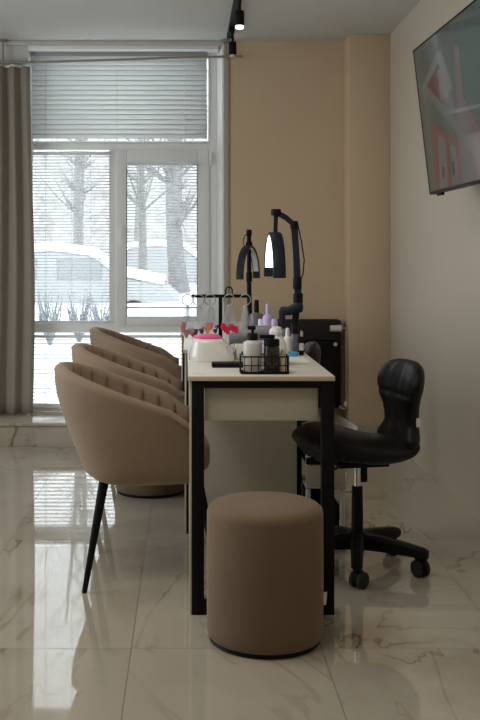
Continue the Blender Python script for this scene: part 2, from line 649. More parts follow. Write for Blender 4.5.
# ------------------------------------------------------------------ curtain and rod
cu = thing('curtain', 'long taupe curtain gathered at the left of the window', 'curtain', (-1.35, 6.815, 0.157))
rows = []
H = 2.52 - 0.157
for i in range(25):
    v = i / 24
    row = []
    for k in range(121):
        u = k / 120
        amp = 0.032 * (0.75 + 0.25 * v) * (0.85 + 0.3 * math.sin(9 * u + 1.3))
        ph = 2 * PI * 6 * u + 0.5 * math.sin(2.2 * v + 5 * u) + 0.25 * math.sin(6 * v)
        x = -0.30 + 0.60 * u + 0.006 * math.sin(3 * v + 7 * u) + 0.012 * math.sin(v * 5) * u
        row.append((x, amp * math.sin(ph) * (1 - .35 * max(0, v - .93) / .07), v * H))
    rows.append(row)
cl = MB().grid(rows).build('curtain_cloth', M['curtain'], cu)
md = cl.modifiers.new('thickness', 'SOLIDIFY')
md.thickness = 0.004
rows = []
for i in range(2):
    rows.append([(-0.30 + 0.60 * k / 60, 0.020 * math.sin(2 * PI * 6 * k / 60) - .008, H - .006 + i * 0.016) for k in range(61)])
hd = MB().grid(rows).build('heading_tape', M['cord'], cu)
md = hd.modifiers.new('thickness', 'SOLIDIFY')
md.thickness = 0.003

rd = thing('curtain_rod', 'thin sagging curtain rod hung from the ceiling in front of the window', 'curtain rod', (0, 6.82, CEIL))


def rl(x, y, Y=6.82):
    p = px(x, y, Y)
    return (p.x, Y - 6.82, p.z - CEIL)


MB().tube([rl(-30, 63), rl(20, 62.5), rl(60, 61.5), rl(115, 60), rl(170, 57.8), rl(243, 56.3)], 0.0085, 10).build('rod', M['rod'], rd)
for xx in (3, 226):
    b = MB()
    X = (xx - 186) * 6.82 / 1000
    b.lathe([(.028, -.012), (.028, 0)], (X, 0, 0), 16)
    b.tube([(X, 0, -.01), (X, 0, -.135 if xx > 100 else -.165)], 0.006, 8)
    b.build('rod_bracket', M['rod'], rd)

# ------------------------------------------------------------------ track lights
tr = thing('light_track', 'black ceiling track running from the window towards the room', 'track', (0.29, 4.6, CEIL))
MB().box((-.017, -2.2, -.034), (.017, 2.0, 0), 0.003).build('track_rail', M['blackmetal'], tr)
MB().box((-.019, 2.0, -.036), (.019, 2.03, 0), 0.003).build('end_cap', M['blackplastic'], tr)


def spotlight(label, X, Y, ztop, H, r, lit, zrail):
    s = thing('track_spotlight', label, 'spotlight', (X, Y, ztop), group='spotlights on the ceiling track')
    MB().lathe([(r * .9, -H), (r, -H + .003), (r, -.004), (r * .92, 0)], n=24).build('housing', M['blackplastic'], s)
    st = MB().tube([(0, 0, -.005), (0, 0, .03), (.29 - X, 0, zrail - ztop - .01)], 0.008, 10)
    st.box((.29 - X - .016, -.05, zrail - ztop - .03), (.29 - X + .016, .05, zrail - ztop), .003)
    st.build('stem', M['blackplastic'], s)
    le = MB().lathe([(r * .55, -H - .014), (r * .8, -H - .012), (r * .86, -H + .002)], n=24)
    le.build('lens', M['spot'] if lit else M['spot_dim'], s)
    if lit:
        d = bpy.data.lights.new('spot_lamp', 'SPOT')
        d.energy = 14
        d.color = (1.0, 0.9, 0.76)
        d.spot_size = R(80)
        d.spot_blend = 0.6
        d.shadow_soft_size = 0.03
        o = bpy.data.objects.new('spot_lamp', d)
        C.objects.link(o)
        o.parent = s
        o.location = (0, 0, -H - .03)
    return s


spotlight('lit black cylinder spotlight nearer along the ceiling track', .268, 5.0, 2.445, .075, .0235, True, CEIL - .034)
spotlight('unlit black cylinder spotlight at the window end of the track', .297, 6.35, 2.585, .083, .0235, False, CEIL - .034)

# ------------------------------------------------------------------ television
O = Vector((1.147, 4.7, 1.5055))
Lv = Vector((.0274, -1, 0)).normalized()
Uv = (Vector((1.067, 4.7, 2.187)) - O).normalized()
Nv = Lv.cross(Uv)
tv = thing('wall_television', 'large flat television tilted down on the right wall', 'television', O)


def tvp(s, t, d=0.0):
    return Lv * s + Uv * t + Nv * d


TM = Matrix((Lv, Uv, Nv)).transposed().to_4x4()
tw, th = 1.21, 0.684
b = MB()
b.box((0, 0, -.035), (tw, th, -.003), 0.006, M=TM)
b.build('case', M['blackplastic'], tv)
b = MB()
for (a0, b0, a1, b1) in ((0, 0, tw, .014), (0, th - .008, tw, th), (0, 0, .008, th), (tw - .008, 0, tw, th)):
    b.box((a0, b0, -.004), (a1, b1, .002), 0.001, M=TM)
b.build('bezel', M['blackplastic'], tv)


def scr(name, c, s=1.0):
    g = sum(c) / 3
    c = tuple((x * .62 + g * .38) * .40 for x in c)
    m = glow(name, c, s, (0.012, 0.013, 0.013), 0.07)
    m.node_tree.nodes['Principled BSDF'].inputs['Specular IOR Level'].default_value = 0.10
    return m


SB = scr('screen_backdrop', (0.115, 0.125, 0.100))
sc_ = MB()
sc_.poly([tvp(.008, .014, 0), tvp(tw - .008, .014, 0), tvp(tw - .008, th - .008, 0), tvp(.008, th - .008, 0)], SB)
shapes = [
    ((0.085, 0.135, 0.100), [(.60, .66), (1.19, .675), (1.19, .35), (.853, .271), (.665, .357)]),
    ((0.20, 0.205, 0.155), [(0.053, 0.487), (0.368, 0.602), (0.427, 0.594), (0.531, 0.417), (0.469, 0.406), (0.364, 0.555), (0.13, 0.465)]),
    ((0.19, 0.045, 0.03), [(0.138, 0.482), (0.364, 0.555), (0.439, 0.442), (0.38, 0.37)]),
    ((0.22, 0.17, 0.14), [(0.337, 0.526), (0.425, 0.517), (0.463, 0.39), (0.342, 0.389)]),
    ((0.17, 0.175, 0.13), [(0.053, 0.487), (0.157, 0.488), (0.556, 0.266), (0.519, 0.204), (0.108, 0.413)]),
    ((0.13, 0.13, 0.095), [(0.12, 0.425), (0.16, 0.43), (0.53, 0.225), (0.52, 0.207), (0.125, 0.39)]),
    ((0.27, 0.075, 0.045), [(0.154, 0.323), (0.512, 0.188), (0.473, 0.016), (0.075, 0.018)]),
    ((0.21, 0.175, 0.17), [(0.241, 0.257), (0.349, 0.217), (0.3, 0.019), (0.175, 0.02)]),
    ((0.20, 0.165, 0.16), [(0.401, 0.198), (0.478, 0.171), (0.46, 0.017), (0.36, 0.019)]),
    ((0.15, 0.145, 0.10), [(0.083, 0.436), (0.171, 0.403), (0.124, 0.016), (0.039, 0.016)]),
    ((0.23, 0.13, 0.105), [(0.609, 0.58), (0.669, 0.558), (0.648, 0.363), (0.713, 0.292), (0.806, 0.207), (0.834, 0.017), (0.469, 0.016), (0.533, 0.278)]),
    ((0.20, 0.165, 0.15), [(0.56, 0.33), (0.62, 0.36), (0.68, 0.25), (0.66, 0.017), (0.52, 0.016), (0.545, 0.2)]),
    ((0.06, 0.06, 0.065), [(0.245, 0.11), (0.275, 0.108), (0.265, 0.06), (0.235, 0.06)]),
    ((0.06, 0.06, 0.065), [(0.40, 0.12), (0.432, 0.118), (0.42, 0.06), (0.385, 0.06)]),
]
for i, (c, pts) in enumerate(shapes):
    sc_.poly([tvp(a, b_, 0.00003 * (i + 1)) for a, b_ in pts], scr('screen_tone', c))
sc_.build('screen', None, tv, smooth=0)
MB().box((.09, -.012, -.02), (.17, .002, -.004), 0.003, M=TM).build('sensor_bar', M['blackplastic'], tv)
# bracket to the wall
br = MB()
br.box((.55, .2, -.06), (.70, .5, -.035), .003, M=TM)
ctr = O + tvp(.62, .34, -.06)
br.box((ctr.x - O.x, ctr.y - O.y - .04, ctr.z - O.z - .06), (XR - O.x, ctr.y - O.y + .04, ctr.z - O.z + .06), .004)
br.build('wall_bracket', M['blackmetal'], tv)

# ------------------------------------------------------------------ radiator, pipe, white board by the pilaster
ra = thing('radiator', 'black panel radiator under the tan wall behind the desks', 'radiator', (0.775, 6.81, 0.2))
b = MB()
b.box((-.27, -.05, 0), (.272, .03, .455), .012)
b.build('panel', M['blackplastic'], ra)
b = MB()
b.box((-.272, -.056, .455), (.274, .034, .595), .012)
for i in range(26):
    b.box((-.25 + i * .0195, -.04, .595), (-.24 + i * .0195, .02, .598))
b.build('top_grille', simple('black_grille', (0.008, 0.008, 0.008), 0.6), ra)
b = MB().lathe([(.0, -.002), (.012, -.002), (.013, 0)], n=16, M=Matrix.Rotation(R(90), 4, 'X'))
b.build('sticker', M['labelw'], ra, loc=(.235, -.0505, .43))
b = MB().tube([(.195, -.085, .54), (.27, -.085, .54)], [.021, .023], 18)
b.build('valve_head', M['white'], ra)
b = MB()
b.tube([(.27, -.085, .54), (.297, -.085, .54), (.303, -.085, .534), (.303, -.085, .5), (.303, -.085, .03), (.298, -.085, 0.0), (.27, -.06, -.0), (.26, -.02, .03)], .0085, 10)
b.tube([(.24, -.085, .54), (.24, -.02, .54)], .01, 10)
b.build('pipe', simple('tan_painted_pipe', (0.42, 0.32, 0.23), 0.5), ra)
b = MB().lathe([(.016, 0), (.018, .012), (.012, .03)], (.303, -.085, .02), 12)
b.build('pipe_fitting', M['white'], ra)
for sx in (-.2, .2):
    MB().box((sx - .02, -.02, -.2), (sx + .02, .02, .005), .003).build('foot', M['blackmetal'], ra)
wb = MB().box((-.007, -.24, 0), (.007, .24, .138), .003).build('skirting_board', M['gloss'])
wb.location = (1.070, 6.628, 0)
wb.rotation_euler = (0, 0, R(4.7))
tag(wb, 'short white skirting board standing against the corner pilaster', 'board')


# ================================================================== desks
TZ = 0.808


def make_desk(label):
    """origin on the floor at the near left corner of the top"""
    d = thing('manicure_desk', label, 'desk', group='manicure desks set end to end')
    Wd, Ld = 0.494, 1.0
    b = MB()
    b.box((0, .002, TZ - .016), (Wd, Ld, TZ), 0.002)
    b.build('desktop', M['white'], d)
    b = MB()
    b.box((-.001, -.001, TZ - .0165), (Wd + .001, .003, TZ - .001), .0005)
    b.box((Wd - .001, .0, TZ - .0165), (Wd + .0015, Ld, TZ - .001), .0005)
    b.box((-.0015, .0, TZ - .0165), (.001, Ld, TZ - .001), .0005)
    b.build('edge_band', M['edge'], d)
    x0, x1 = .012, .494
    for y in (0.004, Ld - .044):
        for xx in (x0, x1 - .042):
            MB().box((xx, y, 0), (xx + .042, y + .04, TZ - .016), .002).build('leg', M['blackmetal'], d)
        MB().box((x0 + .042, y, TZ - .041), (x1 - .042, y + .04, TZ - .016), .002).build('cross_rail', M['blackmetal'], d)
        MB().box((x0 + .042, y, 0.004), (x1 - .042, y + .04, .045), .002).build('foot_rail', M['blackmetal'], d)
    for xx in (x0 + .004, x1 - .034):
        MB().box((xx, .044, TZ - .041), (xx + .03, Ld - .044, TZ - .016), .002).build('side_rail', M['blackmetal'], d)
    # white edging board along the customer side legs
    for y in (.006, Ld - .046):
        MB().box((.0045, y, .004), (.0115, y + .04, TZ - .017), .001).build('edge_board', M['panel'], d)
    # drawer box and modesty panel
    b = MB()
    b.box((.056, .03, TZ - .155), (.442, .60, TZ - .042), .002)
    dr = b.build('drawer', M['panel'], d)
    b = MB()
    b.box((.006, .86, .02), (.462, .878, TZ - .042), .002)
    b.build('modesty_panel', M['panel'], d)
    for zz in (.57, .30):
        MB().box((.075, .858, zz), (.083, .86, zz + .008), .001).build('screw_cap', M['edge'], d)
    return d


desk = make_desk('white topped manicure desk with black metal frame, nearest behind the pouf')
desk.location = (.0075, 3.375, 0)
desk2 = copy_tree(desk)
desk2.location = (-.010, 4.377, 0)
desk2['label'] = 'white manicure desk with black frame in the middle of the row'
desk3 = copy_tree(desk)
desk3.location = (-.030, 5.379, 0)
desk3['label'] = 'white manicure desk with black frame at the window end of the row'
dm = MB().box((0, 0, 0), (.030, .004, .0004)).box((.034, 0, 0), (.046, .004, .0004)).build('desk_mark', simple('grey_print', (0.3, 0.3, 0.3), 0.7), desk)
dm.location = (.015, .07, TZ)


# ================================================================== armchairs
def make_armchair():
    ch = thing('tub_armchair', '', 'armchair', group='taupe tub armchairs along the desks')
    a0, b0, arm = .285, .285, .225

    def plan(u, ins, bi):
        """u in -1..1 round the U; ins inset at the back, bi inset at the sides"""
        a = a0 - ins
        bb = b0 - bi
        La = 1.0
        # half superellipse for |u|<.62, straight arm beyond
        k = .60
        if abs(u) <= k:
            th = u / k * PI / 2
            c, s_ = math.cos(th), math.sin(th)
            x = -a * (abs(c) ** (2 / 2.25))
            y = bb * math.copysign(abs(s_) ** (2 / 2.25), s_)
        else:
            e = (abs(u) - k) / (1 - k)
            x = e * arm
            y = math.copysign(bb * (1 - .10 * e * e), u)
        return x, y

    def ztop(x):
        t = min(1, max(0, (arm - x) / (arm + a0)))
        return .625 + .178 * (t ** .9) - .02 * max(0, 1 - t * 8)

    prof = [(.372, .205, .11), (.374, .165, .075), (.382, .145, .055), (.40, .122, .042), (.43, .106, .034), (.48, .086, .026), (.54, .062, .018),
            (.60, .040, .010), (.66, .020, .004), (.72, .006, 0), (1.0, 0, 0)]
    TH = .058
    NU = 240
    rs = []
    us = [-1 + 2 * i / NU for i in range(NU + 1)]
    nrib = 17

    def section(u, shrink=0.0, push=0.0):
        pts = []
        xt, yt = plan(u, 0, 0)
        zt = ztop(xt)
        # outside, bottom to top
        zs = [.372, .374, .382, .40, .43, .48, .54]
        zs += [.54 + (zt - .03 - .54) * q for q in (.35, .65, .85, 1.0)]
        out = []
        for z in zs:
            for i in range(len(prof) - 1):
                if prof[i][0] <= z <= prof[i + 1][0] or i == len(prof) - 2:
                    q = min(1, max(0, (z - prof[i][0]) / (prof[i + 1][0] - prof[i][0])))
                    ins = prof[i][1] + (prof[i + 1][1] - prof[i][1]) * q
                    bi = prof[i][2] + (prof[i + 1][2] - prof[i][2]) * q
                    break
            x, y = plan(u, ins, bi)
            out.append(Vector((x, y, z)))
        xi, yi = plan(u, TH, TH)
        po = Vector((xt, yt, 0))
        pi_ = Vector((xi, yi, 0))
        rim = []
        for q in range(1, 8):
            an = PI * q / 8
            w_ = (1 - math.cos(an)) / 2
            p = po.lerp(pi_, w_)
            rim.append(Vector((p.x, p.y, zt - .03 + .03 * math.sin(an))))
        inn = []
        for j, z in enumerate([zt - .03, zt - .05, zt - .08, zt - .12, .56, .50, .44]):
            depth = TH + (0.012 if j > 1 else 0.003)
            rib = abs(math.sin(u * nrib * PI / 2 * 1.0))
            groove = (1 - rib) ** 4 * .026 * (.45 if j < 1 else 1) * min(1, max(0, (z - .44) / .14))
            lean = .0 + .05 * max(0, (.68 - z)) / .25
            x, y = plan(u, depth - groove + lean * .6, depth - groove + lean * .3)
            inn.append(Vector((x, y, z)))
        ring = out + rim + inn
        if shrink > 0:
            n0 = len(out)
            c = Vector((0, 0, 0))
            mid = [(out[min(i, n0 - 1)]) for i in range(n0)]
            new = []
            allr = ring
            # shrink towards the middle line of the arm's wall
            for p in allr:
                tgt = Vector((p.x, math.copysign((abs(yt) + abs(yi)) / 2, u), p.z))
                tgt.z = min(p.z, zt - .02)
                tgt.z = max(tgt.z, .39)
                q = p.lerp(tgt, shrink)
                q.x += push
                new.append(q)
            ring = new
        return ring

    rs.append(section(-1, .75, .030))
    rs.append(section(-1, .35, .024))
    rs.append(section(-1, .10, .012))
    for u in us:
        rs.append(section(u))
    rs.append(section(1, .10, .012))
    rs.append(section(1, .35, .024))
    rs.append(section(1, .75, .030))
    m = MB()
    m.rings(rs, cap=True)
    m.build('shell', M['velvet'], ch, smooth=60)
    # upholstered base pan
    pan = []
    for (z, s_) in ((.371, .80), (.374, .88), (.39, .93), (.43, .97), (.435, .95)):
        pan.append(ellipse_ring((.085, 0), .208 * s_, .200 * s_, 40, 2.6, z))
    MB().rings(pan).build('seat_base', M['velvet'], ch, smooth=60)
    cs = []
    for (z, s_) in ((.405, .93), (.412, .98), (.43, 1.0), (.475, 1.0), (.497, .985), (.511, .94), (.517, .84), (.52, .5), (.521, .15)):
        cs.append(ellipse_ring((.078, 0), .238 * s_, .208 * s_, 48, 3.0, z))
    MB().rings(cs).build('seat_cushion', M['velvet'], ch, smooth=60)
    for (tx, ty, fx, fy) in ((-.085, -.16, -.152, -.258), (-.085, .16, -.152, .258), (.262, -.16, .345, -.245), (.262, .16, .345, .245)):
        MB().tube([(tx, ty, .385), ((tx * .97 + fx * .03), (ty * .97 + fy * .03), .372), (fx, fy, 0.004), (fx, fy, 0)], [.0185, .0185, .0095, .008], 16).build('leg', M['blackmetal'], ch)
    return ch


ac = make_armchair()
ac['label'] = 'taupe velvet tub armchair nearest the front, beside the round pouf'
ac.location = (-.225, 3.87, 0)
ac.rotation_euler = (0, 0, R(2.4))
a2 = copy_tree(ac)
a2['label'] = 'taupe velvet tub armchair in the middle, between two like it'
a2.location = (-.262, 4.762, 0)
a3 = copy_tree(ac)
a3['label'] = 'taupe velvet tub armchair farthest back, nearest the window'
a3.location = (-.288, 5.92, 0)


# ================================================================== poufs
def make_pouf(label, loc, rtag):
    p = thing('round_pouf', label, 'pouf', loc, group='round velvet poufs')
    r, H = .184, .430
    prof = [(r * .93, .012), (r - .006, .016), (r - .001, .026), (r, .05), (r + .001, .2), (r, H - .03), (r - .004, H - .014), (r - .013, H - .005), (r - .028, H), (r * .6, H + .004), (r * .2, H + .005), (.004, H + .005)]
    MB().lathe(prof, n=64).build('cover', M['velvet2'], p, smooth=60)
    MB().lathe([(r * .9, 0), (r * .95, .002), (r * .95, .014), (r * .9, .018)], n=48).build('base', M['blackplastic'], p)
    t = MB().box((-.0008, -.014, 0), (.0008, .014, .042), M=Matrix.Rotation(R(6), 4, 'Y'))
    t.build('tag', M['labelw'], p, loc=(rtag[0], rtag[1], .10), rot=(0, 0, rtag[2]))
    return p


make_pouf('brown velvet cylinder pouf standing in front of the desk end', (.2505, 3.175, 0), (.184 * math.cos(.06) + .001, .184 * math.sin(.06), R(-60)))
make_pouf('brown round pouf tucked back between the armchairs under the desk side', (-.184, 5.196, 0), (.184 * math.cos(-.5), .184 * math.sin(-.5), R(-40)))


# ================================================================== task chairs
def pad(mb, line, nseg=40, e=2.6, curve=0.0, grooves=(), cgroove=0.0, front=1):
    """loft of flattened rings. line: (x, z, half width, half thickness); grooves: indices where a cross seam pinches"""
    pts = [Vector((a, 0, b)) for a, b, _, _ in line]
    rs = []
    for i, (x, z, hw, ht) in enumerate(line):
        d = (pts[min(i + 1, len(pts) - 1)] - pts[max(i - 1, 0)]).normalized()
        nrm = Vector((d.z, 0, -d.x))
        ring = []
        for k in range(nseg):
            a = 2 * PI * k / nseg
            ca, sa = math.cos(a), math.sin(a)
            y = hw * math.copysign(abs(ca) ** (2 / e), ca)
            t = ht * math.copysign(abs(sa) ** (2 / 2.2), sa)
            if sa * front > 0:
                if cgroove:
                    t *= 1 - cgroove * math.exp(-(y / .012) ** 2)
                    t *= 1 - .5 * cgroove * math.exp(-((abs(y) - hw * .5) / .012) ** 2)
                if i in grooves:
                    t *= .80
            ring.append(pts[i] + nrm * t + Vector((0, y, 0)) + nrm * (curve * front * y * y))
        rs.append(ring)
    mb.rings(rs)
    return mb


def densify(line, n=6):
    out = []
    L = len(line)
    for i in range(L - 1):
        p0, p1, p2, p3 = line[max(i - 1, 0)], line[i], line[i + 1], line[min(i + 2, L - 1)]
        for k in range(n):
            t = k / n
            out.append(tuple(0.5 * ((2 * p1[j]) + (-p0[j] + p2[j]) * t + (2 * p0[j] - 5 * p1[j] + 4 * p2[j] - p3[j]) * t * t + (-p0[j] + 3 * p1[j] - 3 * p2[j] + p3[j]) * t ** 3) for j in range(4)))
    out.append(line[-1])
    return [(a, b, max(.004, c), max(.003, d)) for a, b, c, d in out]


def make_task_chair():
    """origin on the floor below the column; faces +x"""
    c = thing('task_chair', '', 'chair', group='black task chairs on the staff side')
    seat = densify([(.220, .476, .06, .012), (.216, .480, .12, .036), (.200, .488, .17, .056), (.14, .497, .205, .066), (.07, .490, .21, .062), (-.01, .473, .198, .055),
                    (-.08, .464, .182, .048), (-.14, .466, .160, .044), (-.178, .476, .148, .038), (-.202, .496, .12, .026), (-.212, .516, .05, .008)])
    s = MB()
    pad(s, seat, curve=.0, cgroove=.22, grooves=(19, 20), front=-1)
    s.build('seat', M['leather'], c, smooth=70)
    bk = densify([(-.160, .448, .09, .012), (-.172, .455, .13, .032), (-.186, .50, .158, .046), (-.194, .56, .124, .042), (-.193, .62, .132, .041), (-.193, .67, .165, .043), (-.202, .715, .182, .043),
                  (-.211, .757, .170, .038), (-.217, .786, .136, .029), (-.220, .802, .085, .014), (-.2205, .806, .03, .004)])
    s = MB()
    pad(s, bk, curve=1.0, cgroove=.30, grooves=(30, 31), front=1)
    back = s.build('backrest', M['leather'], c, smooth=70)
    MB().box((-.204, .120, .562), (-.190, .1315, .595), .001).build('tag', M['labelw'], back)
    MB().box((-.10, -.08, .405), (.10, .08, .425), .004).build('seat_plate', M['blackmetal'], c)
    MB().tube([(0, 0, .31), (0, 0, .408)], .014, 18).build('gas_lift', M['chrome'], c)
    MB().lathe([(.020, .05), (.0235, .07), (.0225, .22), (.021, .315), (.019, .32)], n=20).build('column', M['blackplastic'], c)
    MB().tube([(.0, -.015, .40), (.02, -.06, .395), (.045, -.12, .365), (.065, -.15, .35)], [.005, .005, .006, .009], 10).build('lever', M['blackplastic'], c)
    MB().box((-.045, -.03, .33), (-.015, .0, .40), .008).build('tilt_knob', M['blackplastic'], c)
    MB().lathe([(.03, .075), (.042, .08), (.042, .125), (.032, .14), (.024, .145)], n=24).build('hub', M['blackplastic'], c)
    for k in range(5):
        a = R(68 + 72 * k)
        u = Vector((math.cos(a), math.sin(a), 0))
        w_ = Vector((-u.y, u.x, 0))
        rs = []
        for (d_, zz, hw, hh) in ((.02, .108, .027, .032), (.10, .106, .025, .028), (.20, .098, .022, .023), (.262, .090, .021, .020), (.277, .088, .015, .015)):
            p = u * d_ + Vector((0, 0, zz))
            rs.append([p + w_ * (hw * x_) + Vector((0, 0, hh * z_)) for x_, z_ in ((1, .6), (.6, 1), (-.6, 1), (-1, .6), (-1, -.6), (-.6, -1), (.6, -1), (1, -.6))])
        arm = MB().rings(rs).build('base_arm', M['blackplastic'], c)
        cas = MB()
        cp = u * .255
        cas.tube([cp + Vector((0, 0, .05)), cp + Vector((0, 0, .08))], .009, 10)
        ax = Vector((math.cos(a + .9), math.sin(a + .9), 0))
        cw = cp + Vector((-ax.y, ax.x, 0)) * .012
        # hood over the wheels
        hood = []
        for q in range(9):
            t = PI * q / 8
            dv = Vector((-ax.y, ax.x, 0)) * math.cos(t) * .034 + Vector((0, 0, .034 * math.sin(t) + .030))
            hood.append(cw + dv)
        cas.tube(hood, .004, 8, flat=(.018, .006))
        co = cas.build('caster', M['blackplastic'], c)
        for sd in (-1, 1):
            q = cw + ax * (sd * .017) + Vector((0, 0, .0315))
            MB().tube([q - ax * .0085, q - ax * .006, q + ax * .006, q + ax * .0085], [.027, .0312, .0312, .027], 22).build('wheel', M['tyre'], co)
    return c


tc1 = make_task_chair()
tc1['label'] = 'black leatherette task chair with waisted back nearest the right wall'
tc1.location = (.668, 3.90, 0)
tc1.rotation_euler = (0, 0, R(180 + 12))
tc2 = copy_tree(tc1)
tc2['label'] = 'black task chair farther back, only its rounded back showing past the desk'
tc2.location = (.40, 4.82, 0)
tc2.rotation_euler = (0, 0, R(180 - 4))

# ================================================================== low trolley beside the desk panel
tl = thing('storage_trolley', 'low white tiered trolley holding black trays behind the desk leg', 'trolley', (.507, 4.22, 0))
for zz, zt_, mm in ((.05, .064, 'white'), (.232, .246, 'white'), (.335, .366, 'blackplastic')):
    MB().box((.0, 0, zz), (.165, .34, zt_), .003).build('shelf', M[mm], tl)
MB().box((.0, -.002, .246), (.165, .010, .332), .002).build('front_panel', M['panel'], tl)
for (xx, yy) in ((.155, .012), (.155, .328), (.01, .328), (.01, .012)):
    MB().tube([(xx, yy, .03), (xx, yy, .44)], .011, 14).build('post', M['white'], tl)
    cs = MB().tube([(xx - .008, yy, .018), (xx + .008, yy, .018)], .018, 16)
    cs.build('caster', M['blackplastic'], tl)
MB().tube([(.155, .012, .222), (.200, .012, .222)], .008, 10).build('handle_bar', M['white'], tl)
MB().tube([(.0, -.006, .238), (.165, -.006, .238)], .005, 10).build('rail', M['chrome'], tl)


def tray(label, z0, z1, y1):
    t = MB()
    t.box((.022, .016, z0), (.142, y1, z0 + .006), .001)
    for (a, b_) in (((.022, .016), (.142, .022)), ((.022, y1 - .006), (.142, y1)), ((.022, .016), (.028, y1)), ((.136, .016), (.142, y1))):
        t.box((a[0], a[1], z0), (b_[0], b_[1], z1), .001)
    o = t.build('tray', M['blackplastic'])
    o.location = (.507, 4.22, 0)
    return tag(o, label, 'tray', 'black trays on the trolley')


tray('black tray on the bottom shelf of the white trolley', .0645, .165, .32)
tray('black tray on the top shelf of the white trolley', .3665, .405, .32)
for i, (a, b_, cm) in enumerate(((.035, .05, 'tip_red'), (.068, .06, 'edge'), (.10, .05, 'white'))):
    o = MB().lathe([(.011, 0), (.013, .004), (.013, .045), (.007, .05), (.007, .085), (.004, .088)], n=14).build('polish_bottle', M[cm])
    o.location = (.507 + a + .01, 4.22 + b_, .3730)
    tag(o, ['small crimson polish bottle in the trolley top tray', 'small beige polish bottle in the trolley top tray', 'small white polish bottle in the trolley top tray'][i], 'bottle', 'polish bottles in the trolley tray')


# ================================================================== on the desks
def on(x, y):
    """pixel of a foot on the desk top -> world point"""
    Y = .392 * 1000 / (y - 260)
    return Vector(((x - 186) * Y / 1000, Y, TZ))


# --- UV lamp
uv = thing('nail_lamp', 'white dome nail drying lamp with a pink top on the desk corner', 'nail lamp', (.103, 3.93, TZ))
rs = []
for (z, x0, x1, w_) in ((0, -.090, .088, .098), (.004, -.092, .091, .101), (.022, -.091, .090, .101), (.040, -.088, .083, .100), (.058, -.084, .070, .098), (.075, -.080, .052, .094), (.084, -.077, .041, .088), (.087, -.072, .034, .080)):
    ring = []
    for k in range(48):
        a = 2 * PI * k / 48
        ca, sa = math.cos(a), math.sin(a)
        e = 3.0
        cx = (x0 + x1) / 2
        ring.append(Vector((cx + (x1 - x0) / 2 * math.copysign(abs(ca) ** (2 / e), ca), w_ * math.copysign(abs(sa) ** (2 / e), sa), z)))
    rs.append(ring)
MB().rings(rs).build('body', M['gloss'], uv, smooth=60)
MB().rings([ellipse_ring((-.019, 0), .054, .080, 40, 2.6, .0865), ellipse_ring((-.019, 0), .054, .080, 40, 2.6, .092), ellipse_ring((-.019, 0), .046, .070, 40, 2.6, .0965), ellipse_ring((-.016, 0), .02, .03, 40, 2.6, .098)]).build('top_cap', M['pink'], uv, smooth=60)
MB().box((.068, -.062, .004), (.0895, .062, .036), .004).build('hand_opening', M['greycloth'], uv)
MB().box((.05, -.098, .05), (.06, -.0935, .066), .002).build('light_strip', M['led_off'], uv)

# --- flat black phone / file case
fb = MB().box((-.062, -.035, 0), (.062, .035, .017), .004).build('black_case', M['blackplastic'])
fb.location = (.156, 3.67, TZ)
tag(fb, 'flat black case lying in front of the white nail lamp', 'case')

# --- wire basket and its bottles
bk = thing('wire_basket', 'small black wire basket of bottles at the front desk edge', 'basket', (.271, 3.475, TZ))
bw = MB()
hx, hy = .082, .050


def rect(z, r=.0022):
    pts = []
    rad = .012
    for (cx, cy, a0_) in ((hx - rad, hy - rad, 0), (-hx + rad, hy - rad, 90), (-hx + rad, -hy + rad, 180), (hx - rad, -hy + rad, 270)):
        for q in range(4):
            a = R(a0_ + 30 * q)
            pts.append((cx + rad * math.cos(a), cy + rad * math.sin(a), z))
    bw.tube(pts, r, 8, closed=True)


for z in (.003, .030, .060):
    rect(z, .0026 if z != .030 else .0018)
for i in range(7):
    x = -hx + .012 + i * (2 * hx - .024) / 6
    for yy in (-hy, hy):
        bw.tube([(x, yy, .003), (x, yy, .060)], .0016, 6)
    bw.tube([(x, -hy, .003), (x, hy, .003)], .0016, 6)
for i in range(4):
    y = -hy + .014 + i * (2 * hy - .028) / 3
    for xx in (-hx, hx):
        bw.tube([(xx, y, .003), (xx, y, .060)], .0016, 6)
    bw.tube([(-hx, y, .003), (hx, y, .003)], .0016, 6)
bw.build('wire_frame', M['blackmetal'], bk)


def bottle(name, label, loc, r, hb, mat, capmat=None, neck=.4, cap=(.5, .02), pump=None, cat='bottle', group='bottles on the desks', liquid=None, sub=0):
    b = thing(name, label, cat, loc, group=group)
    prof = [(r * .9, 0), (r, .003), (r, hb * .86), (r * .94, hb * .92), (r * neck + .001, hb * .985), (r * neck, hb)]
    MB().lathe(prof, n=26).build('body', mat, b, smooth=50)
    if liquid:
        MB().lathe([(r * .9, .004), (r * .92, hb * liquid)], n=22).build('liquid', M['liquid'], b)
    z = hb
    if capmat is not None:
        cr = r * cap[0]
        if pump:
            q = MB()
            q.lathe([(cr, z - .004), (cr, z + cap[1] * .9), (cr * .9, z + cap[1])], n=22)
            q.tube([(0, 0, z + cap[1]), (0, 0, z + cap[1] + pump[1])], .005, 10)
            q.box((-pump[0], -.007, z + cap[1] + pump[1] - .004), (.011, .007, z + cap[1] + pump[1] + .009), .003)
            q.build('pump', capmat, b, smooth=50)
        else:
            MB().lathe([(cr, z - .004), (cr * 1.02, z + cap[1] * .5), (cr * .85, z + cap[1]), (cr * .3, z + cap[1] + .001)], n=22).build('cap', capmat, b, smooth=50)
    return b


